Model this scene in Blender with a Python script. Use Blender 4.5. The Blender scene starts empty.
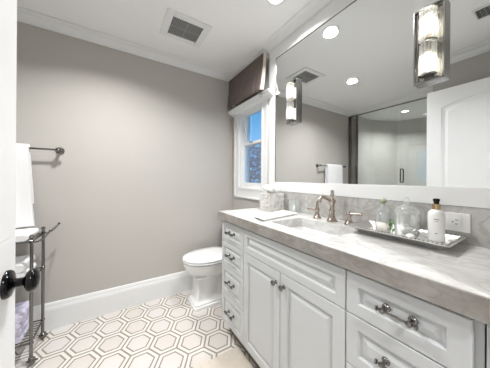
import bpy, bmesh, math, random
from mathutils import Vector, Matrix
random.seed(7)
sc = bpy.context.scene
COL = sc.collection
PI = math.pi

# ------------------------------------------------------------------ camera
H = 1.14
cam = bpy.data.cameras.new('camera')
camo = bpy.data.objects.new('camera', cam)
COL.objects.link(camo)
yaw, ro = math.radians(32.342), math.radians(0.342)
F = Vector((math.sin(yaw), math.cos(yaw), 0)); R = Vector((math.cos(yaw), -math.sin(yaw), 0)); U = Vector((0, 0, 1))
cr = R*math.cos(ro) + U*math.sin(ro); cu = -R*math.sin(ro) + U*math.cos(ro)
camo.matrix_world = Matrix(((cr.x, cu.x, -F.x, 0), (cr.y, cu.y, -F.y, 0), (cr.z, cu.z, -F.z, H), (0, 0, 0, 1)))
cam.sensor_width = 36; cam.lens = 205.84*36/490
cam.shift_y = -(184-178.19)/490
cam.clip_start = 0.02
sc.camera = camo

# ------------------------------------------------------------------ world, exposure
w = bpy.data.worlds.new('world'); sc.world = w; w.use_nodes = True
nt = w.node_tree; nt.nodes.clear()
out = nt.nodes.new('ShaderNodeOutputWorld'); bg = nt.nodes.new('ShaderNodeBackground')
tc = nt.nodes.new('ShaderNodeTexCoord'); sp = nt.nodes.new('ShaderNodeSeparateXYZ'); rp = nt.nodes.new('ShaderNodeValToRGB')
nt.links.new(tc.outputs['Generated'], sp.inputs[0]); nt.links.new(sp.outputs['Z'], rp.inputs[0])
rp.color_ramp.elements[0].position = 0.0; rp.color_ramp.elements[0].color = (0.12, 0.50, 0.90, 1)
rp.color_ramp.elements[1].position = 0.6; rp.color_ramp.elements[1].color = (0.02, 0.18, 0.52, 1)
nt.links.new(rp.outputs[0], bg.inputs[0]); bg.inputs[1].default_value = 1.7
nt.links.new(bg.outputs[0], out.inputs[0])
vs = sc.view_settings
sc.display_settings.display_device = 'sRGB'
vs.view_transform = 'Standard'; vs.look = 'None'; vs.gamma = 1; vs.use_curve_mapping = False
vs.exposure = 0.13

def area(name, loc, size, power, rot=(0, 0, 0), color=(1, 1, 1), shape='DISK', spread=None):
    l = bpy.data.lights.new(name, 'AREA'); l.shape = shape; l.size = size
    l.energy = power; l.color = color
    if spread: l.spread = spread
    o = bpy.data.objects.new(name, l); o.location = loc; o.rotation_euler = rot; COL.objects.link(o)
    return o
CZ = 2.29
P_CAN = 9.0
can_and_fill_spots = [(0.86, 1.00), (-0.06, 1.36), (-1.88, 1.50), (0.25, -0.75)]  # last spot: unseen hall lamp behind the camera, added as front fill
can_and_fill_power = [9.5, 17, 13, 18]
for (x, y), pw in zip(can_and_fill_spots, can_and_fill_power):
    area('can_and_fill_lamp', (x, y, CZ-0.02), 0.10, pw, color=(1, .997, .99), spread=math.radians(140))
# ------------------------------------------------------------------ materials
def newmat(name):
    m = bpy.data.materials.new(name); m.use_nodes = True
    return m, m.node_tree, m.node_tree.nodes['Principled BSDF']
def S(c):
    return tuple(((v/255)/12.92 if v/255 <= .04045 else ((v/255+.055)/1.055)**2.4) for v in c) + (1,)
def mat(name, col, rough=.5, metal=0, bump=0, bscale=60, var=0, vscale=8, **kw):
    m, nt, b = newmat(name)
    c = S(col)
    b.inputs['Base Color'].default_value = c
    b.inputs['Roughness'].default_value = rough; b.inputs['Metallic'].default_value = metal
    for k, v in kw.items(): b.inputs[k.replace('_', ' ')].default_value = v
    tc = nt.nodes.new('ShaderNodeTexCoord')
    if var:
        n = nt.nodes.new('ShaderNodeTexNoise'); n.inputs['Scale'].default_value = vscale; n.inputs['Detail'].default_value = 4
        nt.links.new(tc.outputs['Object'], n.inputs[0])
        r = nt.nodes.new('ShaderNodeValToRGB'); nt.links.new(n.outputs[0], r.inputs[0])
        r.color_ramp.elements[0].position = .3; r.color_ramp.elements[1].position = .7
        r.color_ramp.elements[0].color = tuple(v*(1-var) for v in c[:3])+(1,)
        r.color_ramp.elements[1].color = tuple(min(1, v*(1+var)) for v in c[:3])+(1,)
        nt.links.new(r.outputs[0], b.inputs['Base Color'])
    if bump:
        n = nt.nodes.new('ShaderNodeTexNoise'); n.inputs['Scale'].default_value = bscale; n.inputs['Detail'].default_value = 3
        nt.links.new(tc.outputs['Object'], n.inputs[0])
        bp = nt.nodes.new('ShaderNodeBump'); bp.inputs['Strength'].default_value = bump; bp.inputs['Distance'].default_value = .003
        nt.links.new(n.outputs[0], bp.inputs['Height']); nt.links.new(bp.outputs[0], b.inputs['Normal'])
    return m
def emit(name, col, st):
    m, nt, b = newmat(name); b.inputs['Base Color'].default_value = S(col)
    b.inputs['Emission Color'].default_value = S(col); b.inputs['Emission Strength'].default_value = st
    return m
def thin_glass(name, tint=(.96, .98, .98), refl=.08, body=0.0):
    m = bpy.data.materials.new(name); m.use_nodes = True; nt = m.node_tree; nt.nodes.clear()
    o = nt.nodes.new('ShaderNodeOutputMaterial'); t = nt.nodes.new('ShaderNodeBsdfTransparent'); g = nt.nodes.new('ShaderNodeBsdfGlossy')
    t.inputs[0].default_value = tint+(1,); g.inputs['Roughness'].default_value = .02; g.inputs[0].default_value = (1, 1, 1, 1)
    lw = nt.nodes.new('ShaderNodeLayerWeight'); lw.inputs[0].default_value = .25
    ma = nt.nodes.new('ShaderNodeMath'); ma.operation = 'MULTIPLY_ADD'; ma.inputs[1].default_value = .6; ma.inputs[2].default_value = refl
    ma.use_clamp = True
    nt.links.new(lw.outputs['Fresnel'], ma.inputs[0])
    mx = nt.nodes.new('ShaderNodeMixShader'); nt.links.new(ma.outputs[0], mx.inputs[0])
    nt.links.new(t.outputs[0], mx.inputs[1]); nt.links.new(g.outputs[0], mx.inputs[2])
    last = mx
    if body:
        d = nt.nodes.new('ShaderNodeBsdfDiffuse'); d.inputs[0].default_value = (.9, .92, .92, 1)
        m2 = nt.nodes.new('ShaderNodeMixShader'); m2.inputs[0].default_value = body
        nt.links.new(mx.outputs[0], m2.inputs[1]); nt.links.new(d.outputs[0], m2.inputs[2]); last = m2
    nt.links.new(last.outputs[0], o.inputs[0])
    return m

def marble(name, base, vein, patch, vscale=5.0, rough=.18, patchamt=.5, stretch=(1, 1, 1), veinamt=.6):
    m, nt, b = newmat(name); L = nt.links.new; N = nt.nodes.new
    tc = N('ShaderNodeTexCoord'); mp = N('ShaderNodeMapping'); mp.inputs['Scale'].default_value = stretch
    mp.inputs['Rotation'].default_value = (.3, .2, .5)
    L(tc.outputs['Object'], mp.inputs[0])
    n1 = N('ShaderNodeTexNoise'); n1.inputs['Scale'].default_value = vscale; n1.inputs['Detail'].default_value = 6; n1.inputs['Distortion'].default_value = 1.2
    L(mp.outputs[0], n1.inputs[0])
    # veins: ridge of the noise
    s = N('ShaderNodeMath'); s.operation = 'SUBTRACT'; s.inputs[1].default_value = .5; L(n1.outputs[0], s.inputs[0])
    a = N('ShaderNodeMath'); a.operation = 'ABSOLUTE'; L(s.outputs[0], a.inputs[0])
    r = N('ShaderNodeValToRGB'); L(a.outputs[0], r.inputs[0])
    r.color_ramp.elements[0].position = 0; r.color_ramp.elements[0].color = (veinamt,)*3+(1,)
    r.color_ramp.elements[1].position = .06; r.color_ramp.elements[1].color = (0, 0, 0, 1)
    n2 = N('ShaderNodeTexNoise'); n2.inputs['Scale'].default_value = vscale*.9; n2.inputs['Detail'].default_value = 5; n2.inputs['Roughness'].default_value = .6
    mp2 = N('ShaderNodeMapping'); mp2.inputs['Location'].default_value = (3, 7, 1); mp2.inputs['Scale'].default_value = stretch
    L(tc.outputs['Object'], mp2.inputs[0]); L(mp2.outputs[0], n2.inputs[0])
    r2 = N('ShaderNodeValToRGB'); L(n2.outputs[0], r2.inputs[0])
    r2.color_ramp.elements[0].position = .4; r2.color_ramp.elements[0].color = (0, 0, 0, 1)
    r2.color_ramp.elements[1].position = .7; r2.color_ramp.elements[1].color = (patchamt,)*3+(1,)
    x1 = N('ShaderNodeMixRGB'); x1.inputs[1].default_value = S(base); x1.inputs[2].default_value = S(patch); L(r2.outputs[0], x1.inputs[0])
    x2 = N('ShaderNodeMixRGB'); x2.inputs[2].default_value = S(vein); L(x1.outputs[0], x2.inputs[1]); L(r.outputs[0], x2.inputs[0])
    L(x2.outputs[0], b.inputs['Base Color']); b.inputs['Roughness'].default_value = rough
    return m

def hex_floor():
    m, nt, b = newmat('hex_marble_tile'); L = nt.links.new; N = nt.nodes.new
    s = .182; rx, ry = s*math.sqrt(3), s
    tc = N('ShaderNodeTexCoord'); sx = N('ShaderNodeSeparateXYZ'); L(tc.outputs['Object'], sx.inputs[0])
    def M(op, a, b_=None, c=None):
        n = N('ShaderNodeMath'); n.operation = op
        for i, v in enumerate((a, b_, c)):
            if v is None: continue
            if isinstance(v, (int, float)): n.inputs[i].default_value = v
            else: L(v, n.inputs[i])
        return n.outputs[0]
    X = M('SUBTRACT', sx.outputs[0], .619); Y = M('SUBTRACT', sx.outputs[1], 1.317)
    def cell(ox, oy):
        gx = M('SUBTRACT', M('FLOORED_MODULO', M('ADD', X, ox+rx/2), rx), rx/2)
        gy = M('SUBTRACT', M('FLOORED_MODULO', M('ADD', Y, oy+ry/2), ry), ry/2)
        return gx, gy, M('ADD', M('MULTIPLY', gx, gx), M('MULTIPLY', gy, gy))
    ax, ay, al = cell(0, 0); bx_, by_, bl = cell(rx/2, ry/2)
    sel = M('LESS_THAN', bl, al)
    def mixv(p, q): return M('ADD', M('MULTIPLY', p, M('SUBTRACT', 1, sel)), M('MULTIPLY', q, sel))
    gx, gy = mixv(ax, bx_), mixv(ay, by_)
    axx, ayy = M('ABSOLUTE', gx), M('ABSOLUTE', gy)
    d = M('MAXIMUM', ayy, M('ADD', M('MULTIPLY', axx, math.sqrt(3)/2), M('MULTIPLY', ayy, .5)))
    cx_, cy_ = M('SUBTRACT', X, gx), M('SUBTRACT', Y, gy)
    cv = N('ShaderNodeCombineXYZ'); L(cx_, cv.inputs[0]); L(cy_, cv.inputs[1])
    wn = N('ShaderNodeTexWhiteNoise'); wn.noise_dimensions = '2D'
    sn = N('ShaderNodeVectorMath'); sn.operation = 'SNAP'; sn.inputs[1].default_value = (.02, .02, .02)
    ad = N('ShaderNodeVectorMath'); ad.inputs[1].default_value = (.01, .01, 0); L(cv.outputs[0], ad.inputs[0]); L(ad.outputs[0], sn.inputs[0])
    L(sn.outputs[0], wn.inputs['Vector'])
    no = N('ShaderNodeTexNoise'); no.inputs['Scale'].default_value = 9; no.inputs['Detail'].default_value = 5; L(tc.outputs['Object'], no.inputs[0])
    big = N('ShaderNodeTexNoise'); big.inputs['Scale'].default_value = 1.3; L(tc.outputs['Object'], big.inputs[0])
    t = M('ADD', M('MULTIPLY', wn.outputs['Value'], .55), M('MULTIPLY', no.outputs[0], .45))
    cin = N('ShaderNodeValToRGB'); L(t, cin.inputs[0])
    e = cin.color_ramp.elements; e[0].position = .15; e[0].color = S((220, 216, 213)); e[1].position = .72; e[1].color = S((215, 208, 202))
    e2 = e.new(.9); e2.color = S((208, 198, 187))
    ring = N('ShaderNodeMixRGB'); ring.inputs[1].default_value = S((232, 229, 223)); ring.inputs[2].default_value = S((222, 217, 209)); L(no.outputs[0], ring.inputs[0])
    inner = M('LESS_THAN', d, s/2*.685)
    m1 = N('ShaderNodeMixRGB'); L(inner, m1.inputs[0]); L(ring.outputs[0], m1.inputs[1]); L(cin.outputs[0], m1.inputs[2])
    l1 = M('LESS_THAN', M('ABSOLUTE', M('SUBTRACT', d, s/2*.70)), .0045)
    l2 = M('GREATER_THAN', d, s/2-.0054)
    ln = M('MAXIMUM', l1, l2)
    lc = N('ShaderNodeMixRGB'); lc.inputs[1].default_value = S((158, 149, 140)); lc.inputs[2].default_value = S((136, 125, 115)); L(no.outputs[0], lc.inputs[0])
    m2 = N('ShaderNodeMixRGB'); L(ln, m2.inputs[0]); L(m1.outputs[0], m2.inputs[1]); L(lc.outputs[0], m2.inputs[2])
    L(m2.outputs[0], b.inputs['Base Color']); b.inputs['Roughness'].default_value = .32
    return m

def tile_mat():
    m, nt, b = newmat('shower_wall_tile'); L = nt.links.new; N = nt.nodes.new
    tc = N('ShaderNodeTexCoord'); sx = N('ShaderNodeSeparateXYZ'); L(tc.outputs['Object'], sx.inputs[0])
    ad = N('ShaderNodeMath'); L(sx.outputs[0], ad.inputs[0]); L(sx.outputs[1], ad.inputs[1])
    cb = N('ShaderNodeCombineXYZ'); L(ad.outputs[0], cb.inputs[0]); L(sx.outputs[2], cb.inputs[1])
    br = N('ShaderNodeTexBrick'); br.inputs['Scale'].default_value = 1; br.inputs['Brick Width'].default_value = .6; br.inputs['Row Height'].default_value = .3
    br.inputs['Mortar Size'].default_value = .003
    br.inputs['Color1'].default_value = S((206, 204, 199)); br.inputs['Color2'].default_value = S((200, 197, 191)); br.inputs['Mortar'].default_value = S((190, 184, 176))
    L(cb.outputs[0], br.inputs[0]); L(br.outputs[0], b.inputs['Base Color']); b.inputs['Roughness'].default_value = .3
    return m

WALL = mat('warm_grey_wall_paint', (188, 184, 179), .85, bump=.15, bscale=180)
CEIL = mat('ceiling_paint', (243, 243, 243), .9)
TRIM = mat('trim_paint', (232, 233, 233), .45)
DOORW = mat('door_paint', (246, 246, 246), .4)
CAB = mat('cabinet_paint', (197, 199, 200), .38)
SILVER = mat('polished_nickel', (185, 182, 178), .14, 1)
DARKNI = mat('aged_nickel', (128, 126, 124), .16, 1)
BRONZE = mat('brushed_nickel_faucet', (182, 170, 160), .2, 1)
RIM = mat('dark_chrome', (168, 167, 165), .2, 1)
BLACK = mat('black_knob', (6, 6, 7), .12, Specular_IOR_Level=.3)
PORC = mat('porcelain', (236, 236, 236), .1, Coat_Weight=.4)
TOWEL = mat('white_terry', (243, 243, 244), .95, bump=.6, bscale=260)
LAV = mat('lavender_cloth', (212, 209, 228), .95, bump=.5, bscale=200, var=.25, vscale=30)
MIRROR = mat('mirror_silver', (236, 238, 238), 0.0, 1)
CMARB = marble('counter_marble', (216, 216, 215), (176, 172, 169), (186, 183, 180), 7, .14, .9, (1.3, .7, 1.3), .5)
BMARB = marble('backsplash_marble', (194, 193, 191), (156, 151, 147), (168, 165, 161), 9, .2, .8, (1, 1, 1), .6)
EMARB = marble('counter_edge_shaded_marble', (158, 154, 150), (112, 105, 100), (128, 122, 116), 16, .3, .9, (1, .7, 1), .35)  # counter marble darkened, shade of the upright edge painted into its colour
WMARB = marble('tissue_box_marble', (214, 212, 208), (150, 146, 141), (188, 184, 179), 12, .25, .6)
FLOORM = hex_floor(); TILE = tile_mat()
GRILLE = mat('vent_grille_metal', (176, 176, 176), .4, .3)
DARK = mat('dark_duct', (38, 36, 35), .9)
GAP = mat('cabinet_shadow_gap', (70, 67, 64), .9)
TOE = mat('toe_kick_shaded_stone', (120, 110, 100), .6, var=.3, vscale=14)  # taupe stone tone, darkened to paint in the shade of the recess
FAB = mat('brown_linen', (112, 100, 96), .95, bump=.6, bscale=220, var=.12, vscale=60)
LINING = mat('pale_lining', (214, 206, 196), .9)
RUG = mat('cream_rug', (216, 206, 193), 1, bump=.8, bscale=300, var=.06, vscale=40)
WINGL = thin_glass('window_glass', (.97, .99, 1), .04)
SHGL = thin_glass('shower_glass', (.93, .955, .95), .04)
CLEAR = thin_glass('clear_glass', (.95, .97, .965), .10, .10)
CLEAR2 = thin_glass('ribbed_clear_glass', (.95, .96, .95), .12, .16)
BULB = emit('lit_bulb', (255, 246, 232), 10)
CANG = emit('can_lens', (255, 250, 242), 8)
BRASS = mat('warm_brass', (196, 170, 132), .25, 1)
WHITEP = mat('white_plastic', (238, 238, 236), .3)
DARKP = mat('dark_slots', (40, 38, 36), .5)
TEXTG = mat('grey_print', (120, 118, 116), .7)
GREEN = mat('green_leaf', (110, 150, 84), .5)
ROSE = mat('dusty_pink', (190, 160, 148), .6)
LEAF = mat('tree_leaf', (60, 136, 168), .6, var=.4, vscale=3)
BARK = mat('bark', (80, 66, 54), .9)
WOOD = mat('hall_oak', (170, 140, 110), .5)
GROUND = mat('garden_ground', (96, 110, 80), .9, var=.2)

# ------------------------------------------------------------------ mesh helpers
def BM(): return bmesh.new()
def box(bm, x0, x1, y0, y1, z0, z1, mi=0):
    v = [bm.verts.new((x, y, z)) for x in (x0, x1) for y in (y0, y1) for z in (z0, z1)]
    fs = [(0, 1, 3, 2), (4, 6, 7, 5), (0, 4, 5, 1), (2, 3, 7, 6), (0, 2, 6, 4), (1, 5, 7, 3)]
    for f in fs: bm.faces.new([v[i] for i in f]).material_index = mi
def frame_axes(d):
    d = d.normalized(); a = Vector((0, 0, 1)) if abs(d.z) < .9 else Vector((1, 0, 0))
    u = d.cross(a).normalized(); return u, d.cross(u).normalized()
def ring(bm, c, u, v, r, n, r2=None):
    r2 = r if r2 is None else r2
    return [bm.verts.new(c + u*(math.cos(2*PI*i/n)*r) + v*(math.sin(2*PI*i/n)*r2)) for i in range(n)]
def skin(bm, a, b):
    n = len(a)
    for i in range(n): bm.faces.new((a[i], a[(i+1) % n], b[(i+1) % n], b[i]))
def lathe(bm, base, axis, prof, n=20, cap=(True, True)):
    """prof: list of (r, t) along axis from base"""
    base = Vector(base); axis = Vector(axis).normalized(); u, v = frame_axes(axis); rs = []
    for r, t in prof: rs.append(ring(bm, base+axis*t, u, v, max(r, 1e-4), n))
    for a, b in zip(rs, rs[1:]): skin(bm, a, b)
    if cap[0]: bm.faces.new(rs[0][::-1])
    if cap[1]: bm.faces.new(rs[-1])
def tube(bm, pts, r, n=10, cap=True):
    pts = [Vector(p) for p in pts]; rs = []; pu = None
    for i, p in enumerate(pts):
        d = (pts[min(i+1, len(pts)-1)] - pts[max(i-1, 0)]).normalized()
        if pu is None: u, v = frame_axes(d)
        else:
            u = (pu - d*pu.dot(d)).normalized(); v = d.cross(u)
        pu = u; rr = r[i] if isinstance(r, (list, tuple)) else r
        rs.append(ring(bm, p, u, v, rr, n))
    for a, b in zip(rs, rs[1:]): skin(bm, a, b)
    if cap: bm.faces.new(rs[0][::-1]); bm.faces.new(rs[-1])
def bez(p0, p1, p2, p3, n=10):
    p0, p1, p2, p3 = map(Vector, (p0, p1, p2, p3)); o = []
    for i in range(n+1):
        t = i/n; o.append(p0*(1-t)**3 + p1*3*t*(1-t)**2 + p2*3*t*t*(1-t) + p3*t**3)
    return o
def ball(bm, c, r, n=16, m=10, sc_=(1, 1, 1)):
    c = Vector(c); rs = []
    for j in range(m+1):
        a = PI*j/m; rr = math.sin(a); z = math.cos(a)
        rs.append([bm.verts.new(c+Vector((math.cos(2*PI*i/n)*max(rr, .002)*r*sc_[0], math.sin(2*PI*i/n)*max(rr, .002)*r*sc_[1], z*r*sc_[2]))) for i in range(n)])
    for a, b in zip(rs, rs[1:]): skin(bm, a, b)
    bm.faces.new(rs[0]); bm.faces.new(rs[-1])
def loop_poly(bm, loops, cap0=True, cap1=True):
    rs = [[bm.verts.new(p) for p in l] for l in loops]
    for a, b in zip(rs, rs[1:]): skin(bm, a, b)
    if cap0: bm.faces.new(rs[0][::-1])
    if cap1: bm.faces.new(rs[-1])

def worldloc(o):
    v = Vector((0, 0, 0))
    while o: v += Vector(o.location); o = o.parent
    return v
def obj(name, bm, m, parent=None, smooth=False, bevel=0, weld=False, loc=None, autos=40):
    """bm is in world coordinates; parent is an Empty/object; loc = own origin"""
    org = worldloc(parent)
    own = Vector(loc) if loc is not None else org
    if weld: bmesh.ops.remove_doubles(bm, verts=bm.verts, dist=1e-5)
    bmesh.ops.translate(bm, verts=bm.verts, vec=-own)
    bmesh.ops.recalc_face_normals(bm, faces=bm.faces)
    me = bpy.data.meshes.new(name); bm.to_mesh(me); bm.free()
    o = bpy.data.objects.new(name, me); COL.objects.link(o)
    for mm in (m if isinstance(m, (list, tuple)) else [m]): me.materials.append(mm)
    if parent: o.parent = parent
    o.location = own - org
    if smooth:
        for p in me.polygons: p.use_smooth = True
        try: me.set_sharp_from_angle(angle=math.radians(autos))
        except Exception: pass
    if bevel:
        md = o.modifiers.new('bevel', 'BEVEL'); md.width = bevel; md.segments = 2; md.limit_method = 'ANGLE'; md.angle_limit = math.radians(40)
    return o
def tag(o, label=None, cat=None, group=None, kind=None):
    if label: o['label'] = label
    if cat: o['category'] = cat
    if group: o['group'] = group
    if kind: o['kind'] = kind
    return o
def thing(name, label, cat, loc, group=None):
    o = bpy.data.objects.new(name, None); o.empty_display_size = .05; COL.objects.link(o); o.location = loc
    return tag(o, label, cat, group)
def struct(name, bm, m, label=None, cat=None, **kw):
    o = obj(name, bm, m, **kw); o['kind'] = 'structure'
    if label: o['label'] = label; o['category'] = cat
    return o
def copy_tree(o, parent=None):
    c = o.copy(); COL.objects.link(c)
    if parent: c.parent = parent
    for ch in [x for x in bpy.data.objects if x.parent == o]: copy_tree(ch, c)
    return c

# ------------------------------------------------------------------ room shell
W, D = 1.152, 2.08
XL = -0.42      # left wall beside the open door
XS = -1.20      # shower glass line
YN = 0.74       # where the left wall returns to the shower
b = BM(); box(b, -2.8, W+.12, -1.6, D+.1, -.08, 0); struct('floor', b, FLOORM, 'cream marble floor of double outlined hexagon tiles', 'floor')
b = BM(); box(b, -2.8, W+.12, -1.6, D+.1, CZ, CZ+.08); struct('ceiling', b, CEIL, 'smooth white painted bathroom ceiling', 'ceiling')
b = BM(); box(b, XS, W+.12, D, D+.1, 0, CZ); struct('wall_back', b, WALL, 'warm grey wall behind the toilet and towel bar', 'wall')
# right wall with window opening
wy0, wy1, wz0, wz1 = 1.51, 1.915, 1.045, 1.85
b = BM()
ys = [-.10, wy0, wy1, D]; zs = [0, wz0, wz1, CZ]
for i in range(3):
    for j in range(3):
        if (i, j) != (1, 1): box(b, W, W+.12, ys[i], ys[i+1], zs[j], zs[j+1])
struct('wall_right', b, WALL, 'grey wall behind the mirror with the window opening', 'wall')
b = BM(); box(b, XL-.1, XL, -.10, YN, 0, CZ); box(b, XS, XL-.1, YN-.1, YN, 0, CZ)
struct('wall_left', b, WALL, 'grey wall behind the open door, seen in the mirror', 'wall')
b = BM(); box(b, .675, W+.12, -.10, .086, 0, CZ); box(b, XL-.1, -.245, -.10, -.02, 0, CZ); box(b, -.245, .675, -.10, -.02, 2.0, CZ)
struct('wall_front', b, WALL)
# hall behind the doorway
b = BM(); box(b, -1.0, 1.27, -1.6, -1.5, 0, CZ); box(b, -1.1, -1.0, -1.6, -.1, 0, CZ); box(b, 1.27, 1.37, -1.6, -.1, 0, CZ); box(b, -1.1, XL-.1, -.1, -.02, 0, CZ)
struct('wall_hall', b, CEIL)
# shower walls
poly = [(XS, D), (-1.95, D), (-2.45, 1.85), (-2.6, 1.43), (-2.6, .60), (XS, .60)]
b = BM()
for (xa, ya), (xb, yb) in zip(poly, poly[1:]):
    t = Vector((yb-ya, -(xb-xa), 0)).normalized()*-.06
    if t.dot(Vector((-1.9-xa, 1.4-ya, 0))) > 0: t = -t
    loop_poly(b, [[(xa, ya, 0), (xb, yb, 0), (xb+t.x, yb+t.y, 0), (xa+t.x, ya+t.y, 0)], [(xa, ya, CZ), (xb, yb, CZ), (xb+t.x, yb+t.y, CZ), (xa+t.x, ya+t.y, CZ)]])
struct('wall_shower', b, TILE, 'pale stone tiled shower walls seen in the mirror', 'wall')

# crown moulding: profile (out from wall, down from ceiling), swept along straight runs
CP = [(0, .056), (.012, .056), (.016, .047), (.026, .042), (.038, .028), (.052, .016), (.070, .013), (.078, .008), (.088, .006), (.088, 0), (0, 0)]
def crown(name, path, label):
    """path: wall-line points, room on the left-hand side normal given by n"""
    b = BM(); loops = []
    for (x, y, nx, ny) in path:
        loops.append([(x+nx*o, y+ny*o, CZ-d) for o, d in CP])
    loop_poly(b, loops)
    return struct(name, b, TRIM, label, 'moulding')
crown('trim_1', [(XS, D, 0, -1), (W, D, -1, -1), (W, -.02, -1, 0)], 'white crown moulding where walls meet the ceiling')
crown('trim_2', [(XS, D, 1, -1), (XS, YN, 1, 1), (XL, YN, 1, 1), (XL, -.02, 1, 0)], 'white crown moulding above the shower glass, seen in the mirror')
# baseboards
def baseb(name, path, label=None):
    P = [(0, 0), (.018, 0), (.018, .150), (.015, .165), (.012, .172), (.010, .186), (.006, .198), (0, .201)]
    b = BM(); loop_poly(b, [[(x+nx*o, y+ny*o, z) for o, z in P] for (x, y, nx, ny) in path])
    struct(name, b, TRIM, label, 'baseboard' if label else None)
baseb('baseboard_back', [(XS+.06, D, 0, -1), (W, D, -1, -1), (W, 1.40, -1, 0)], 'tall white baseboard along the back wall')
baseb('baseboard_left', [(XS+.06, YN, 0, 1), (XL, YN, 1, 1), (XL, -.02, 1, 0)])
# shower curb
b = BM(); box(b, XS-.05, XS+.05, YN, D, 0, .10); struct('trim_3', b, BMARB, bevel=.004)
# door casing on the front wall
b = BM(); box(b, .655, .675, -.12, -.02, 0, 2.02); box(b, -.245, -.225, -.12, -.02, 0, 2.02); box(b, -.245, .675, -.12, -.02, 1.985, 2.02)
struct('trim_4', b, TRIM, bevel=.003)

# ------------------------------------------------------------------ window
win = thing('window_1', 'white double hung window showing blue sky and leaves', 'window', (W, 1.71, 1.045)); win['kind'] = 'structure'
b = BM()
cw = .092
def casing_side(b, y0, y1, z0, z1): box(b, W-.018, W, y0, y1, z0, z1)
casing_side(b, wy1, wy1+cw, wz0-.11, wz1+.03); casing_side(b, wy0-cw, wy0, wz0-.11, wz1+.03)
casing_side(b, wy0, wy1, wz0-.11, wz0)
box(b, W-.028, W-.018, wy1+cw-.02, wy1+cw, wz0-.11, wz1+.03); box(b, W-.028, W-.018, wy0-cw, wy0-cw+.018, wz0-.11, wz1+.03)
box(b, W-.028, W-.018, wy0-cw, wy1+cw, wz0-.11, wz0-.092); box(b, W-.024, W-.018, wy0-.02, wy1+.02, wz0-.022, wz0)
box(b, W-.024, W-.018, wy1, wy1+.02, wz0, wz1); box(b, W-.024, W-.018, wy0-.02, wy0, wz0, wz1)
obj('casing', b, TRIM, win, bevel=.002)
b = BM()   # head cap moulding
HP = [(0, 0), (.018, 0), (.030, .012), (.040, .018), (.052, .020), (.056, .028), (.070, .032), (.078, .045), (.080, .052), (0, .052)]
loop_poly(b, [[(W-o, y, 1.836+z) for o, z in HP] for y in (1.345, 2.07)])
obj('window_head', b, TRIM, win)
b = BM()   # small corner bracket under the cap's near end
lathe(b, (W-.070, 1.445, 1.862), (-1, 0, 0), [(.016, 0), (.016, .016), (.010, .020), (.010, .024), (.004, .027)], 16)
obj('rosette', b, mat('pale_bracket', (196, 204, 200), .5), win, smooth=True)
b = BM()   # jamb liner
box(b, W, W+.10, wy1-.012, wy1, wz0, wz1); box(b, W, W+.10, wy0, wy0+.012, wz0, wz1); box(b, W, W+.10, wy0, wy1, wz0, wz0+.012); box(b, W, W+.10, wy0, wy1, wz1-.012, wz1)
obj('jamb', b, TRIM, win)
def sash(z0, z1, x0):
    y0, y1 = wy0+.012, wy1-.012; t = .032; b = BM()
    box(b, x0, x0+.028, y0, y0+t, z0, z1); box(b, x0, x0+.028, y1-t, y1, z0, z1)
    box(b, x0, x0+.028, y0+t, y1-t, z0, z0+t+.004); box(b, x0, x0+.028, y0+t, y1-t, z1-t+.004, z1)
    s = obj('sash', b, TRIM, win, bevel=.002)
    g = BM(); box(g, x0+.012, x0+.016, y0+t-.002, y1-t+.002, z0+t, z1-t+.006); obj('pane', g, WINGL, s)
zm = 1.497
sash(wz0+.012, zm+.016, W+.016); sash(zm-.016, wz1-.012, W+.048)
b = BM(); box(b, W+.005, W+.016, 1.70, 1.75, zm+.004, zm+.014); obj('sash_lock', b, SILVER, win)

# outside: garden ground and a leafy tree
b = BM(); box(b, 1.4, 20, -6, 14, -.5, -.4); struct('ground', b, GROUND)
def tree(x, y, top, r, label):
    t = thing('garden_tree', label, 'tree', (x, y, -.4)); b = BM()
    tube(b, [(x, y, -.4), (x+.05, y, .4), (x, y+.05, top-.6)], [.12, .09, .05], 8); obj('trunk', b, BARK, t, smooth=True)
    b = BM()
    for i in range(2800):
        a = random.uniform(0, 2*PI); ph = math.acos(random.uniform(-1, 1)); rr = r*random.uniform(.55, 1)
        c = Vector((x+math.cos(a)*math.sin(ph)*rr, y+math.sin(a)*math.sin(ph)*rr*1.2, top-r*.9+math.cos(ph)*rr))
        n = Vector([random.gauss(0, 1) for _ in range(3)]).normalized(); u, v = frame_axes(n); s = random.uniform(.05, .11)
        vs_ = [b.verts.new(c+u*s*p+v*s*.5*q+n*k) for p, q, k in ((-1, 0, 0), (-.3, .8, .01), (1, 0, 0), (-.3, -.8, .01))]
        b.faces.new(vs_)
    obj('foliage', b, LEAF, t)
tree(3.3, 5.0, 2.05, 1.15, 'leafy blue green tree seen through the lower window sash')

# ------------------------------------------------------------------ valance
val = thing('window_valance', 'brown linen valance hanging over the window head', 'curtain', (W-.05, 1.73, 2.19))
b = BM(); y0, y1 = 1.43, 2.065; NY, NZ = 46, 10; rows = []
def vx(t, z01):   # front surface: flares out toward the hem, shallow soft pleats
    return W-.062 - .055*z01**1.3 - .0045*math.sin(t*34)*z01 - .003*math.sin(t*71+1)*z01
for k in range(NZ+1):
    q = k/NZ; z = 2.232 - q*(2.232-1.885)
    ya = y0 - .015*math.sin(q*PI*.5) + .0*q
    row = [b.verts.new((vx(i/NY, q), ya+(y1-ya-.075*q)*i/NY, z - .006*math.sin(i/NY*30)*q**3)) for i in range(NY+1)]
    rows.append(row)
for a, c in zip(rows, rows[1:]):
    for i in range(len(a)-1): b.faces.new((a[i], a[i+1], c[i+1], c[i]))
vo = obj('cloth', b, FAB, val, smooth=True, autos=60)
md = vo.modifiers.new('s', 'SOLIDIFY'); md.thickness = .004; md.offset = 1
b = BM(); rows = []
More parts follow.
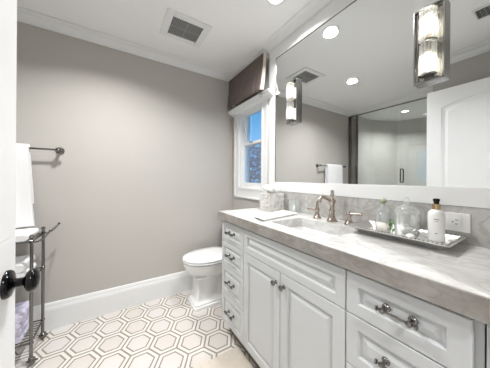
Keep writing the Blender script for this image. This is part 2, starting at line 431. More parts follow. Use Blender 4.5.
for k in range(9):
    q = k/8; z = 2.228-q*.338; yy = y0-.002-.015*math.sin(q*PI*.5)-.012*q
    rows.append([b.verts.new((vx(0, q)-.003, yy, z)), b.verts.new((vx(0, q)+.020+.006*q, yy-.006-.01*q, z)), b.verts.new((vx(0, q)+.026, yy, z))])
for a, c in zip(rows, rows[1:]):
    for i in range(2): b.faces.new((a[i], a[i+1], c[i+1], c[i]))
lo = obj('lining_edge', b, LINING, val, smooth=True); lo['label'] = 'pale turned lining edge'
b = BM(); box(b, W-.062, W, 1.42, 2.06, 2.195, 2.225); obj('mount_board', b, LINING, val)

# ------------------------------------------------------------------ vanity
cX, CT = .652, .894; kX = .690
vy0, vy1 = .100, 1.375
van = thing('vanity_cabinet', 'pale grey bathroom vanity with raised panel drawers and two doors', 'cabinet', (.90, .74, 0))
b = BM()
t_ = .018
box(b, kX+.004, W-.003, vy0, vy0+t_, .105, .8385); box(b, kX+.004, W-.003, vy1-t_, vy1, .105, .8385)
box(b, kX+.004, W-.003, vy0+t_, vy1-t_, .105, .125); box(b, W-.012, W-.003, vy0+t_, vy1-t_, .125, .8385); box(b, kX+.004, kX+.020, vy0+t_, vy1-t_, .125, .8385)
obj('carcass', b, CAB, van)
b = BM(); box(b, kX+.042, kX+.056, vy0, vy1-.02, 0, .105); box(b, kX+.056, W-.003, vy1-.035, vy1-.02, 0, .105); obj('toe_kick', b, TOE, van)
b = BM(); box(b, kX-.006, kX+.004, .0885, .0955, .105, .839); obj('filler_strip', b, CAB, van)
def raised(y0, y1, z0, z1, fr=.036):
    """five-step raised panel front at x=kX facing -X"""
    b = BM(); x = kX; t = .018
    def rect(o, dx): return [(x-dx, y0+o, z0+o), (x-dx, y1-o, z0+o), (x-dx, y1-o, z1-o), (x-dx, y0+o, z1-o)]
    L_ = [rect(0, -.004), rect(0, t-.002), rect(.002, t), rect(fr, t), rect(fr+.003, t-.003), rect(fr+.005, t-.010), rect(fr+.011, t-.010), rect(fr+.030, t-.001), rect(fr+.0305, t-.001)]
    loop_poly(b, L_); return b
zr = [.828, .688, .516, .316, .112]
def pull_mesh():
    b = BM(); x = 0; L2 = .032
    for s in (-1, 1):
        lathe(b, (0, s*L2, 0), (-1, 0, 0), [(.0115, 0), (.0115, .002), (.009, .005), (.0055, .007), (.005, .018), (.0075, .021), (.0085, .026), (.0075, .031), (.0035, .033)], 14)
        lathe(b, (-.026, s*(L2+.009), 0), (0, s, 0), [(.0035, 0), (.0035, .002), (.007, .004), (.007, .008), (.003, .010)], 12)
    tube(b, [(-.026, -L2, 0), (-.026, L2, 0)], .0034, 10)
    bmesh.ops.recalc_face_normals(b, faces=b.faces)
    me = bpy.data.meshes.new('pull'); b.to_mesh(me); b.free(); me.materials.append(DARKNI)
    for p in me.polygons: p.use_smooth = True
    me.set_sharp_from_angle(angle=math.radians(40))
    return me
PULL = pull_mesh()
def child_at(me, name, parent, loc):
    o = bpy.data.objects.new(name, me); COL.objects.link(o); o.parent = parent; o.location = Vector(loc)-worldloc(parent); return o
for (ya, yb) in ((1.076, 1.372), (.115, .409)):
    for k in range(4):
        z1, z0 = zr[k]-.0015, zr[k+1]+.0015
        o = obj('drawer', raised(ya, yb, z0, z1, .030 if ya > 1 else .040), CAB, van)
        child_at(PULL, 'pull', o, (kX-.0175, (ya+yb)/2+(.0 if ya > 1 else -.008), (z0+z1)/2+.006))
o = obj('false_front', raised(.413, 1.072, zr[1]+.0015, zr[0]-.0015, .036), CAB, van)
b = BM(); lathe(b, (0, 0, 0), (-1, 0, 0), [(.010, 0), (.009, .003), (.005, .006), (.005, .013), (.011, .017), (.0135, .022), (.012, .027), (.006, .030)], 16)
for p in b.verts: pass
me = bpy.data.meshes.new('knob'); bmesh.ops.recalc_face_normals(b, faces=b.faces); b.to_mesh(me); b.free(); me.materials.append(DARKNI)
for p in me.polygons: p.use_smooth = True
for (ya, yb, ky) in ((.7435, 1.072, .770), (.413, .7405, .714)):
    o = obj('cabinet_door', raised(ya, yb, zr[4]+.0015, zr[1]-.0015, .045), CAB, van)
    child_at(me, 'knob', o, (kX-.0175, ky, .632))

# countertop (with sink cutout) and backsplash
ct = thing('countertop', 'grey veined marble countertop over the vanity', 'countertop', (.9, .74, .839))
sx0, sx1, sy0, sy1 = .748, 1.0, .535, .912
b = BM(); xs = [cX+.008, sx0, sx1, W-.001]; ys = [.088, sy0, sy1, 1.397]
for i in range(3):
    for j in range(3):
        if (i, j) != (1, 1): box(b, xs[i], xs[i+1], ys[j], ys[j+1], .8395, CT)
# drop interior duplicate faces by welding and removing doubled faces
bmesh.ops.remove_doubles(b, verts=b.verts, dist=1e-5)
dead = []
seen = {}
for f in b.faces:
    key = tuple(sorted(v.index for v in f.verts))
b.verts.index_update()
for f in b.faces:
    key = tuple(sorted(v.index for v in f.verts)); seen.setdefault(key, []).append(f)
for fs in seen.values():
    if len(fs) > 1: dead += fs
bmesh.ops.delete(b, geom=dead, context='FACES_ONLY')
slab = obj('slab', b, CMARB, ct, bevel=.002)
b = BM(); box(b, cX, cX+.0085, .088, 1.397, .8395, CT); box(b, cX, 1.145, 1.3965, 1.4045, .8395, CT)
e = obj('edge', b, EMARB, ct, bevel=.0018); e['label'] = 'thick mitred front edge with shade painted into its marble'
b = BM(); box(b, W-.020, W, .088, 1.397, CT, 1.036)
tag(obj('backsplash', b, BMARB, None, bevel=.0015, loc=(W, .74, CT)), 'grey marble backsplash strip under the mirror', 'backsplash')

# sink
sink = thing('undermount_sink', 'white rectangular undermount sink in the marble counter', 'sink', (.874, .72, .72))
b = BM()
def rr(x0, x1, y0, y1, z, r, n=5):
    o = []
    for cx_, cy_, a0 in ((x1-r, y1-r, 0), (x0+r, y1-r, PI/2), (x0+r, y0+r, PI), (x1-r, y0+r, 3*PI/2)):
        for i in range(n+1): a = a0+PI/2*i/n; o.append((cx_+math.cos(a)*r, cy_+math.sin(a)*r, z))
    return o
loop_poly(b, [rr(sx0-.02, sx1+.02, sy0-.02, sy1+.02, .836, .03), rr(sx0-.02, sx1+.02, sy0-.02, sy1+.02, .8385, .03), rr(sx0+.0005, sx1-.0005, sy0+.0005, sy1-.0005, .8385, .02),
              rr(sx0+.004, sx1-.004, sy0+.004, sy1-.004, .80, .03), rr(sx0+.02, sx1-.02, sy0+.02, sy1-.02, .745, .045), rr(sx0+.06, sx1-.06, sy0+.08, sy1-.08, .735, .05)], False, True)
so = obj('basin', b, PORC, sink, smooth=True, autos=50)
b = BM(); lathe(b, (.874, .72, .7352), (0, 0, 1), [(.022, 0), (.022, .002), (.014, .003), (.013, .001)], 18); obj('drain', b, BRONZE, sink, smooth=True)

# faucet
fx = 1.062
fa = thing('bathroom_faucet', 'warm nickel widespread faucet with turned spout and two lever handles', 'faucet', (fx, .735, CT))
b = BM()
lathe(b, (fx, .735, CT), (0, 0, 1), [(.030, 0), (.030, .006), (.025, .010), (.019, .022), (.015, .036), (.0135, .052), (.017, .060), (.017, .066), (.0125, .072), (.0125, .098), (.016, .103), (.019, .112), (.020, .122), (.016, .132), (.009, .138), (.007, .146), (.010, .150), (.012, .157), (.008, .162), (.011, .170), (.007, .178), (.002, .181)], 20)
tube(b, bez((fx, .735, CT+.118), (fx-.030, .742, CT+.126), (fx-.060, .750, CT+.152), (fx-.082, .754, CT+.138), 12) + [(fx-.088, .755, CT+.112)], [.010]*9+[.0095]*4+[.010], 12)
obj('spout', b, BRONZE, fa, smooth=True)
for y, s in ((.838, 1), (.632, -1)):
    b = BM()
    lathe(b, (fx, y, CT), (0, 0, 1), [(.026, 0), (.026, .005), (.021, .009), (.015, .022), (.011, .034), (.010, .042), (.014, .048), (.015, .056), (.011, .064)] + ([(.008, .070), (.009, .085), (.006, .100), (.003, .110)] if s > 0 else [(.006, .070), (.003, .074)]), 18)
    h_ = obj('handle', b, BRONZE, fa, smooth=True)
    b = BM()
    if s > 0: tube(b, [(fx, y, CT+.054), (fx-.02, y+.028, CT+.054), (fx-.028, y+.042, CT+.056)], [.006, .005, .0075], 10)
    else: tube(b, [(fx, y, CT+.058), (fx+.008, y-.028, CT+.062), (fx+.014, y-.050, CT+.060)], [.0065, .006, .007], 10)
    ball(b, (fx-.030, y+.045, CT+.056) if s > 0 else (fx+.015, y-.053, CT+.060), .0085, 10, 6)
    obj('lever', b, BRONZE, h_, smooth=True)

# ------------------------------------------------------------------ mirror
mi = thing('vanity_mirror', 'wide wall mirror in a flat white frame above the vanity', 'mirror', (W, .70, 1.037))
gy0, gy1, gz0, gz1 = .02, 1.323, 1.110, 2.142
gy0 = .165-.045
fy0, fy1, fz0, fz1 = .088, 1.402, 1.0365, 2.2335
b = BM(); box(b, W-.022, W-.0005, fy0, gy0, fz0, fz1); box(b, W-.022, W-.0005, gy1, fy1, fz0, fz1)
box(b, W-.022, W-.0005, gy0, gy1, fz0, gz0); box(b, W-.022, W-.0005, gy0, gy1, gz1, fz1)
obj('frame', b, TRIM, mi, bevel=.0015)
b = BM(); box(b, W-.0155, W-.004, gy0-.002, gy1+.002, gz0-.002, gz1+.002); obj('glass', b, MIRROR, mi)
b = BM()
box(b, W-.018, W-.0155, gy0, gy1, gz1-.004, gz1); box(b, W-.018, W-.0155, gy1-.003, gy1, gz0, gz1-.004)
e = obj('bevel_edge', b, DARKNI, mi); e['label'] = 'thin dark inner edge'

# ------------------------------------------------------------------ sconces
def sconce(yc, label):
    z0, z1 = 1.550, 1.868; x = W-.0155; hw = .052
    t = thing('wall_sconce', label, 'wall lamp', (x, yc, (z0+z1)/2), 'chrome and glass rod sconces on the mirror')
    b = BM()
    box(b, x-.010, x, yc-hw+.012, yc+hw-.012, z0+.012, z1-.012)
    # stepped rectangular tray rim
    obj('backplate', b, SILVER, t, bevel=.001); b = BM()
    for o0, o1, d in ((0, .006, .030), (.006, .012, .020)):
        box(b, x-d, x, yc-hw+o0, yc-hw+o1, z0+o0, z1-o0); box(b, x-d, x, yc+hw-o1, yc+hw-o0, z0+o0, z1-o0)
        box(b, x-d, x, yc-hw+o1, yc+hw-o1, z0+o0, z0+o1); box(b, x-d, x, yc-hw+o1, yc+hw-o1, z1-o1, z1-o0)
    obj('rim', b, RIM, t, bevel=.001)
    xc = x-.040; zc = (z0+z1)/2
    b = BM()
    box(b, xc+.020, x-.008, yc-.010, yc+.010, zc-.006, zc+.006); obj('bracket', b, SILVER, t)
    for zz, hh in ((zc-.005, .010), (z0+.020, .007), (z1-.027, .007)):
        b = BM(); lathe(b, (xc, yc, zz), (0, 0, 1), [(.026, 0), (.031, .002), (.031, hh-.002), (.026, hh)], 8); obj('collar', b, RIM, t)
    for s in (-1, 1):
        za, zb = (z0+.028, zc-.008) if s < 0 else (zc+.008, z1-.028)
        b = BM()
        for i in range(12):
            a = 2*PI*i/12
            tube(b, [(xc+math.cos(a)*.0235, yc+math.sin(a)*.0235, za), (xc+math.cos(a)*.0235, yc+math.sin(a)*.0235, zb)], .0058, 6)
        sh = obj('glass_shade', b, CLEAR2, t, smooth=True)
        b = BM(); zm_ = (za+zb)/2; s0 = zm_+ (-.045)*(-s) 
        lo_, hi_ = (zm_-.050, zm_+.030) if s < 0 else (zm_-.030, zm_+.050)
        lathe(b, (xc, yc, lo_), (0, 0, 1), [(.006, 0), (.013, .012), (.016, .030), (.016, .055), (.011, .072), (.004, .080)], 14)
        obj('bulb', b, BULB, sh, smooth=True)
        b = BM()
        zc2 = zc+s*.022
        lathe(b, (xc, yc, zc2-.012), (0, 0, 1), [(.008, 0), (.009, .003), (.009, .021), (.008, .024)], 12); obj('lamp_socket', b, BRASS, sh, smooth=True)
    return t
sconce(.318, 'chrome sconce with lit glass rods on the right end of the mirror')
sconce(1.112, 'chrome sconce with lit glass rods near the window end of the mirror')

# ------------------------------------------------------------------ foreground door
door = thing('door_1', 'open white bathroom door with a black knob', 'door', (-.22, -.01, .01)); door['kind'] = 'structure'
dx1, dx0, dy0, dy1, dz0, dz1 = -.203, -.239, -.012, .722, .010, 1.945
b = BM()
box(b, dx0, dx1-.006, dy0, dy1, dz0, dz1)
def arch(y0, y1, z0, z1, rise, n=16, o=0):
    y0 += o; y1 -= o; z0 += o; z1 -= o; yc = (y0+y1)/2; hw = (y1-y0)/2
    pts = [(y0, z0), (y1, z0)]
    for i in range(n+1):
        t = 1-2*i/n; pts.append((yc+hw*t, z1-rise+rise*math.cos(t*PI/2)**.8 if abs(t) < 1 else z1-rise))
    return pts
# stiles and rails with arched panel recess: outer face ring
def panel_ring(b, ya, yb, za, zb, y0, y1, z0, z1, rise):
    n = 16; inner = arch(y0, y1, z0, z1, rise, n)
    x = dx1
    def V(y, z, d=0): return b.verts.new((x-d, y, z))
    outer = [(ya, za), (yb, za)] + [(yb+(ya-yb)*i/n, zb) for i in range(n+1)]
    A = [V(*p) for p in outer]; B_ = [V(*p) for p in inner]; A0 = [V(p[0], p[1], .008) for p in outer]
    C_ = [V(y, z, .007) for y, z in arch(y0, y1, z0, z1, rise, n, .006)]
    D_ = [V(y, z, .007) for y, z in arch(y0, y1, z0, z1, rise, n, .020)]
    E_ = [V(y, z, .001) for y, z in arch(y0, y1, z0, z1, rise, n, .045)]
    for p, q in ((A0, A), (A, B_), (B_, C_), (C_, D_), (D_, E_)): skin(b, p, q)
    b.faces.new(E_)
panel_ring(b, dy0, dy1, 1.0, dz1, .095, .622, 1.02, 1.835, .055)
panel_ring(b, dy0, dy1, dz0, .999, .095, .622, .22, .86, .0)
obj('door_slab', b, DOORW, door, bevel=.0012)
# knob
ky, kz = .6705, .900
b = BM(); lathe(b, (dx1, ky, kz), (1, 0, 0), [(.0305, 0), (.0305, .004), (.028, .008), (.022, .010), (.013, .012), (.010, .014)], 28)
r_ = obj('rosette', b, BLACK, door, smooth=True)
b = BM(); lathe(b, (dx1+.013, ky, kz), (1, 0, 0), [(.010, -.004), (.0095, .014), (.012, .018), (.020, .020), (.0245, .024), (.0255, .029), (.0235, .035), (.017, .039), (.006, .041)], 28)
obj('knob', b, BLACK, r_, smooth=True)
b = BM(); box(b, dx0+.006, dx1-.014, dy1-.001, dy1+.0003, kz-.03, kz+.03); obj('latch_plate', b, DARKNI, door)

# ------------------------------------------------------------------ toilet
ty = 1.795
toi = thing('toilet', 'white toilet with closed lid and stepped square pedestal', 'toilet', (.80, ty, 0))
b = BM()
def rect_(x0, x1, hw, z): return rr(x0, x1, ty-hw, ty+hw, z, .006, 3)
loop_poly(b, [rect_(.578, 1.02, .105, 0), rect_(.578, 1.02, .105, .026), rect_(.586, 1.02, .097, .032), rect_(.586, 1.02, .097, .046), rect_(.600, 1.02, .084, .056), rect_(.610, 1.02, .076, .075),
              rect_(.622, 1.02, .070, .235), rect_(.600, 1.02, .082, .262), rect_(.592, 1.02, .090, .275)])
# side panels and corner pilasters
for s in (-1, 1):
    box(b, .618, .650, ty+s*.070-.007, ty+s*.070+.007, .07, .25); box(b, .80, .83, ty+s*.070-.007, ty+s*.070+.007, .07, .25)
obj('pedestal', b, PORC, toi, smooth=True, autos=35)
def oval(x0, x1, hw, z, n=36, back=.5):
    """egg plan: rounded front toward -X, squarer at the back"""
    cx_ = x0+(x1-x0)*.52; o = []
    for i in range(n):
        a = 2*PI*i/n; c, s = math.cos(a), math.sin(a)
        if c > 0: x = cx_+(x1-cx_)*abs(c)**back; y = ty+hw*math.copysign(abs(s)**.8, s)
        else: x = cx_+c*(cx_-x0); y = ty+hw*s
        o.append((x, y, z))
    return o
b = BM()
loop_poly(b, [oval(.600, 1.0, .085, .262), oval(.572, .99, .105, .278), oval(.545, .98, .130, .310), oval(.524, .975, .155, .345), oval(.514, .972, .168, .368), oval(.511, .972, .171, .374), oval(.509, .972, .173, .392), oval(.516, .970, .166, .396)])
obj('bowl', b, PORC, toi, smooth=True, autos=60)
b = BM(); loop_poly(b, [oval(.520, .945, .164, .402), oval(.506, .948, .176, .405), oval(.505, .948, .177, .412), oval(.511, .945, .171, .416)]); obj('seat', b, PORC, toi, smooth=True, autos=60)
b = BM(); loop_poly(b, [oval(.520, .945, .164, .421), oval(.506, .948, .176, .424), oval(.506, .948, .176, .431), oval(.520, .942, .165, .437), oval(.60, .90, .10, .440)]); obj('lid', b, PORC, toi, smooth=True, autos=60)
b = BM(); loop_poly(b, [rr(.962, 1.13, ty-.165, ty+.165, .392, .02), rr(.960, 1.132, ty-.17, ty+.17, .72, .02)])
tk = obj('tank', b, PORC, toi, smooth=True, autos=40)
b = BM(); loop_poly(b, [rr(.954, 1.138, ty-.176, ty+.176, .7205, .02), rr(.954, 1.138, ty-.176, ty+.176, .742, .02), rr(.964, 1.130, ty-.166, ty+.166, .752, .02)]); obj('tank_lid', b, PORC, toi, smooth=True, autos=40)
b = BM(); tube(b, [(.960, ty-.11, .66), (.945, ty-.11, .66), (.944, ty-.06, .655)], .005, 8); obj('flush_lever', b, SILVER, tk, smooth=True)

# ------------------------------------------------------------------ rug
b = BM(); loop_poly(b, [rr(.10, .708, .35, 1.195, .0005, .01), rr(.10, .708, .35, 1.195, .008, .01), rr(.106, .702, .356, 1.189, .012, .01)])
tag(obj('bath_rug', b, RUG, None, smooth=True, loc=(.40, .77, 0)), 'cream rug on the tile floor in front of the vanity', 'rug')

# ------------------------------------------------------------------ towel bar + hanging towel
yb_, zb_ = D-.068, 1.340
tb = thing('towel_bar', 'nickel towel bar fixed to the grey back wall', 'towel bar', (-.66, D, zb_))
b = BM(); tube(b, [(-.345, yb_, zb_), (-.975, yb_, zb_)], .0068, 12); obj('rod', b, DARKNI, tb, smooth=True)
for x in (-.352, -.968):
    b = BM(); lathe(b, (x, D, zb_), (0, -1, 0), [(.027, 0), (.027, .006), (.022, .010), (.012, .014), (.010, .040), (.014, .050), (.016, .060), (.016, .076), (.012, .084), (.004, .088)], 20)
    s_ = 1 if x > -.6 else -1
    lathe(b, (x+s_*.010, yb_, zb_), (s_, 0, 0), [(.010, 0), (.012, .006), (.008, .012), (.010, .018), (.003, .024)], 14)
    obj('mount_post', b, DARKNI, tb, smooth=True)
def drape(name, label, cat, xa, xb, yc, ztop, zf, zbk, th, m, flare=0, group=None, rbar=.0075):
    """cloth folded over a horizontal rod along X"""
    b = BM(); NX = 18; prof = []
    ro_ = rbar+th
    prof += [(yc-ro_, zf+(ztop-zf)*i/14) for i in range(14)]
    prof += [(yc-ro_*math.cos(PI*i/8), ztop+ro_*math.sin(PI*i/8)) for i in range(9)]
    prof += [(yc+ro_, ztop-(ztop-zbk)*i/14) for i in range(1, 15)]
    inn = [(yc+rbar, zbk+(ztop-zbk)*i/14) for i in range(14)] + [(yc+rbar*math.cos(PI*i/8), ztop+rbar*math.sin(PI*i/8)) for i in range(9)] + [(yc-rbar, ztop-(ztop-zf)*i/14) for i in range(1, 15)]
    full = prof+inn; loops = []
    for k in range(NX+1):
        t = k/NX; l = []
        for (y, z) in full:
            dn = max(0, (ztop-z))/(ztop-min(zf, zbk)); x = xa+(xb-xa)*t
            x += (t-.5)*2*flare*dn**1.5
            wv = .006*math.sin(t*9+dn*2)*dn + .003*math.sin(t*23)*dn
            l.append((x, y+wv*(1 if y > yc else 1), z+.004*math.sin(t*7)*dn))
        loops.append(l)
    loop_poly(b, loops)
    o = obj(name, b, m, None, smooth=True, loc=((xa+xb)/2, yc, zf), autos=70); return tag(o, label, cat, group)
drape('hand_towel', 'white towel hanging over the wall towel bar', 'towel', -.86, -.503, yb_, zb_, .80, .95, .020, TOWEL, .035)

# ------------------------------------------------------------------ towel cart
x1c, x0c, ya_, yb2 = -.423, -.90, 1.744, 1.985
cart = thing('towel_cart', 'nickel wheeled towel cart against the back wall', 'cart', ((x0c+x1c)/2, 1.865, 0))
SH = [.135, .505, .745]
for x in (x1c, x0c):
    for y in (ya_, yb2):
        b = BM(); tube(b, [(x, y, .055), (x, y, .752)], .0088, 12)
        lathe(b, (x, y, .752), (0, 0, 1), [(.009, 0), (.013, .004), (.007, .010), (.006, .016), (.012, .022), (.013, .030), (.007, .036), (.002, .040)], 14)
        for zz in SH: lathe(b, (x, y, zz-.008), (0, 0, 1), [(.009, 0), (.012, .003), (.012, .013), (.009, .016)], 14)
        p = obj('post', b, DARKNI, cart, smooth=True)
        b = BM(); lathe(b, (x, y, .030), (0, 0, 1), [(.006, 0), (.012, .006), (.014, .012), (.008, .022), (.009, .026)], 14)
        ball(b, (x+.004, y, .0245), .0245, 16, 10, (.70, 1, 1)); lathe(b, (x-.020, y, .0245), (1, 0, 0), [(.006, 0), (.006, .050)], 10)
        obj('caster', b, DARKNI, p, smooth=True)
for zz in SH:
    b = BM()
    for y in (ya_, yb2): tube(b, [(x0c, y, zz), (x1c, y, zz)], .005, 8)
    for x in (x0c, x1c): tube(b, [(x, ya_, zz), (x, yb2, zz)], .005, 8)
    for i in range(1, 8): y = ya_+(yb2-ya_)*i/8; tube(b, [(x0c, y, zz), (x1c, y, zz)], .0028, 6)
    obj('wire_shelf', b, DARKNI, cart, smooth=True)
b = BM()
for y in (ya_, yb2): tube(b, bez((x1c, y, .742), (x1c+.040, y, .738), (x1c+.060, y, .765), (x1c+.082, y, .800), 8), .0050, 8); ball(b, (x1c+.084, y, .803), .0085, 10, 6)
tube(b, [(x1c+.082, ya_, .800), (x1c+.082, yb2, .800)], .0050, 8)
obj('handle', b, DARKNI, cart, smooth=True)
def folded(name, label, x0, x1, y0, y1, z, th, n, m, hang=None):
    """towel folded in n layers: rounded layers stacked, fold toward +X"""
    b = BM()
    for i in range(n):
        za, zb = z+th*i/n+.0004, z+th*(i+1)/n-.0004; r = (zb-za)/2; ins = .004*((i*7) % 3)
        loops = []
        for k in range(11):
            t = k/10; y = y0+(y1-y0)*t; l = []; sag = .003*math.sin(t*6+i)
            e_ = 1-.06*abs(2*t-1)**6
            for j in range(9): a = -PI/2+PI*j/8; l.append((x1-r-ins+math.cos(a)*r, y, (za+zb)/2+math.sin(a)*r*e_+sag))
            for j in range(9): a = PI/2+PI*j/8; l.append((x0+r+ins+math.cos(a)*r, y, (za+zb)/2+math.sin(a)*r*e_+sag))
            loops.append(l)
        loop_poly(b, loops)
    return tag(obj(name, b, m, None, smooth=True, loc=((x0+x1)/2, (y0+y1)/2, z), autos=60), label, 'towel')
folded('bath_towel', 'thick white towel folded on the top of the cart', -.80, -.440, 1.755, 1.965, .7505, .042, 1, TOWEL)
folded('bath_towel', 'white towel folded on the middle cart shelf', -.84, -.452, 1.760, 1.965, .5105, .100, 2, TOWEL)
folded('bath_towel', 'pale lavender towel folded on the lowest cart shelf', -.86, -.465, 1.765, 1.965, .1405, .160, 4, LAV)

# ------------------------------------------------------------------ ceiling fittings
def can(x, y, label, r=.050):
    t = thing('ceiling_light', label, 'ceiling light', (x, y, CZ), 'recessed ceiling lights')
    b = BM(); lathe(b, (x, y, CZ), (0, 0, -1), [(r+.016, 0), (r+.016, .003), (r+.006, .006), (r, .004), (r-.004, 0)], 32, (False, False)); obj('trim_ring', b, TRIM, t, smooth=True)
    b = BM(); lathe(b, (x, y, CZ), (0, 0, -1), [(r-.004, .0005), (r-.005, .0025), (r-.02, .003)], 32); obj('lens', b, CANG, t, smooth=True)
can(can_and_fill_spots[0][0], can_and_fill_spots[0][1], 'lit recessed ceiling light nearest the mirror, above the sink')
can(can_and_fill_spots[1][0], can_and_fill_spots[1][1], 'lit recessed ceiling light mid room, seen only in the mirror')
can(can_and_fill_spots[2][0], can_and_fill_spots[2][1], 'lit recessed light in the shower ceiling, seen behind the shower glass')
def vent(x0, x1, y0, y1, fx_, label, nx, ny, cross=True):
    t = thing('ceiling_vent', label, 'vent', ((x0+x1)/2, (y0+y1)/2, CZ))
    b = BM(); a = fx_
    for (p, q, r, s) in ((x0-a, x0, y0-a, y1+a), (x1, x1+a, y0-a, y1+a), (x0, x1, y0-a, y0), (x0, x1, y1, y1+a)): box(b, p, q, r, s, CZ-.010, CZ)
    obj('frame', b, TRIM, t, bevel=.004)
    b = BM(); box(b, x0, x1, y0, y1, CZ-.0015, CZ-.0003); obj('backing', b, DARK, t)
    b = BM()
    for i in range(nx+1):
        x = x0+(x1-x0)*i/nx; wd = .0014 if not (cross and i == nx//2) else .004; box(b, x-wd, x+wd, y0, y1, CZ-.008, CZ-.004)
    for i in range(ny+1):
        y = y0+(y1-y0)*i/ny; wd = .0014 if not (cross and i == ny//2) else .004; box(b, x0, x1, y-wd, y+wd, CZ-.0075, CZ-.0035)
    obj('grille', b, GRILLE, t)
vent(.345, .570, 1.505, 1.698, .050, 'square white ceiling exhaust vent with dark mesh grille near back wall', 18, 16)
vent(.085, .205, .100, .352, .014, 'dark patterned ceiling register seen at the top right of the mirror', 6, 12, False)

# ------------------------------------------------------------------ shower glass
sh = thing('shower_screen', 'frameless glass shower screen and door seen in the mirror', 'shower screen', (XS, 1.40, .10))
b = BM(); box(b, XS-.005, XS+.005, 1.330, 1.925, .112, 2.212); g1 = obj('fixed_panel', b, SHGL, sh)
b = BM(); box(b, XS-.005, XS+.005, YN+.012, 1.322, .112, 2.212); g2 = obj('glass_door', b, SHGL, sh)
b = BM(); tube(b, [(XS+.006, 1.288, 1.285), (XS+.045, 1.288, 1.285), (XS+.045, 1.288, 1.095), (XS+.006, 1.288, 1.095)], .009, 10)
tube(b, [(XS-.006, 1.288, 1.285), (XS-.045, 1.288, 1.285), (XS-.045, 1.288, 1.095), (XS-.006, 1.288, 1.095)], .009, 10); obj('pull_handle', b, DARKNI, g2, smooth=True)
b = BM(); box(b, XS-.010, XS+.010, YN, D, 2.212, 2.226); obj('header', b, DARKNI, sh)
for y0_, y1_ in ((D-.045, D-.0005), (1.925, 1.950)):
    b = BM(); box(b, XS-.014, XS+.014, y0_, y1_, .10, 2.212); obj('profile', b, DARKNI, sh, bevel=.001)
b = BM(); box(b, XS-.004, XS+.004, 1.950, D-.045, .10, 2.212); obj('side_panel', b, SILVER, sh)
b = BM(); box(b, XS-.005, XS+.005, YN+.001, YN+.012, .10, 2.212); box(b, XS-.006, XS+.006, YN+.012, 1.925, .10, .112); obj('sill_profile', b, DARKNI, sh)

# ------------------------------------------------------------------ things on the counter
# tissue box
tx0, tx1, ty0, ty1 = .955, 1.090, 1.165, 1.295
tis = thing('tissue_box', 'veined marble tissue box cover with a white tissue pulled up', 'tissue box', (1.02, 1.23, CT))
b = BM(); box(b, tx0, tx1, ty0, ty1, CT+.0005, CT+.132); obj('box_cover', b, WMARB, tis, bevel=.003)
b = BM(); rs = []
n = 40
for k, (r, z) in enumerate([(.016, .128), (.022, .140), (.040, .150), (.060, .158), (.070, .168), (.062, .180), (.046, .188), (.028, .184), (.010, .176)]):
    l = []
    for i in range(n):
        a = 2*PI*i/n; q = r*(1+.16*math.sin(a*5+k*.7)+.10*math.sin(a*9+k*1.9))
        l.append((1.022+math.cos(a)*q*.85, 1.230+math.sin(a)*q, CT+z+.007*math.sin(a*4+k)+.004*math.sin(a*11)))
    rs.append(l)
loop_poly(b, rs); obj('tissue', b, mat('tissue_paper', (250, 250, 250), .95), tis, smooth=True, autos=30)
# white side cloth streak on cover
# low tray
lt = thing('vanity_tray', 'low white rectangular tray on the counter beside the sink', 'tray', (.86, 1.02, CT))
b = BM()
qa = Vector((.727, 1.050, 0)); qb = Vector((1.030, 1.120, 0)); qc = Vector((1.045, .985, 0)); qd = Vector((.705, .925, 0))
def quad(o, z):
    c = (qa+qb+qc+qd)/4; return [tuple((c+(p-c)*(1-o/.15)+Vector((0, 0, z)))) for p in (qa, qb, qc, qd)]
loop_poly(b, [quad(.018, CT+.0005), quad(.016, CT+.003), quad(0, CT+.012), quad(0, CT+.015), quad(.008, CT+.015), quad(.014, CT+.009)])
obj('tray_body', b, mat('white_tray', (240, 240, 238), .3), lt, bevel=.001)
# tumbler
def jar(b, x, y, z, prof, n=24, cap=(True, True)): lathe(b, (x, y, z), (0, 0, 1), prof, n, cap)
tu = thing('glass_tumbler', 'clear square glass tumbler next to the tissue box', 'tumbler', (1.088, 1.055, CT))
b = BM()
ux = [(1.060, 1.116, 1.030, 1.086)]
x0_, x1_, y0_, y1_ = ux[0]
loop_poly(b, [rr(x0_, x1_, y0_, y1_, CT+.0005, .006), rr(x0_, x1_, y0_, y1_, CT+.088, .006), rr(x0_+.003, x1_-.003, y0_+.003, y1_-.003, CT+.088, .005), rr(x0_+.003, x1_-.003, y0_+.003, y1_-.003, CT+.008, .005)])
obj('tumbler_glass', b, CLEAR, tu)
b = BM(); lathe(b, (1.085, 1.055, CT+.009), (0, 0, 1), [(.010, 0), (.010, .030), (.006, .034), (.003, .050)], 12)
cb_ = obj('soap_sample', b, WHITEP, None, smooth=True, loc=(1.085, 1.055, CT+.009)); tag(cb_, 'small white bottle standing inside the clear tumbler', 'bottle')

# silver tray
tr = thing('serving_tray', 'silver rectangular tray holding bottles on the counter', 'tray', (1.01, .38, CT))
rx0, rx1, ry0, ry1, rz = .908, 1.126, .206, .572, CT+.030
b = BM()
loop_poly(b, [rr(.955, 1.100, .235, .528, CT+.0005, .006), rr(.953, 1.102, .233, .530, CT+.004, .006), rr(rx0+.012, rx1-.012, ry0+.012, ry1-.012, rz-.004, .006), rr(rx0, rx1, ry0, ry1, rz-.003, .006), rr(rx0, rx1, ry0, ry1, rz, .006),
              rr(rx0+.014, rx1-.014, ry0+.014, ry1-.014, rz, .006), rr(.958, 1.097, .238, .525, CT+.0075, .006)])
obj('tray_body', b, mat('tray_silver', (226, 225, 223), .33, 1), tr, smooth=True, autos=30)
b = BM()
for i in range(30):
    for s in (0, 1):
        yy = ry0+.008+(ry1-ry0-.016)*i/29; xx = rx0+.007 if s == 0 else rx1-.007; ball(b, (xx, yy, rz+.001), .0028, 6, 4)
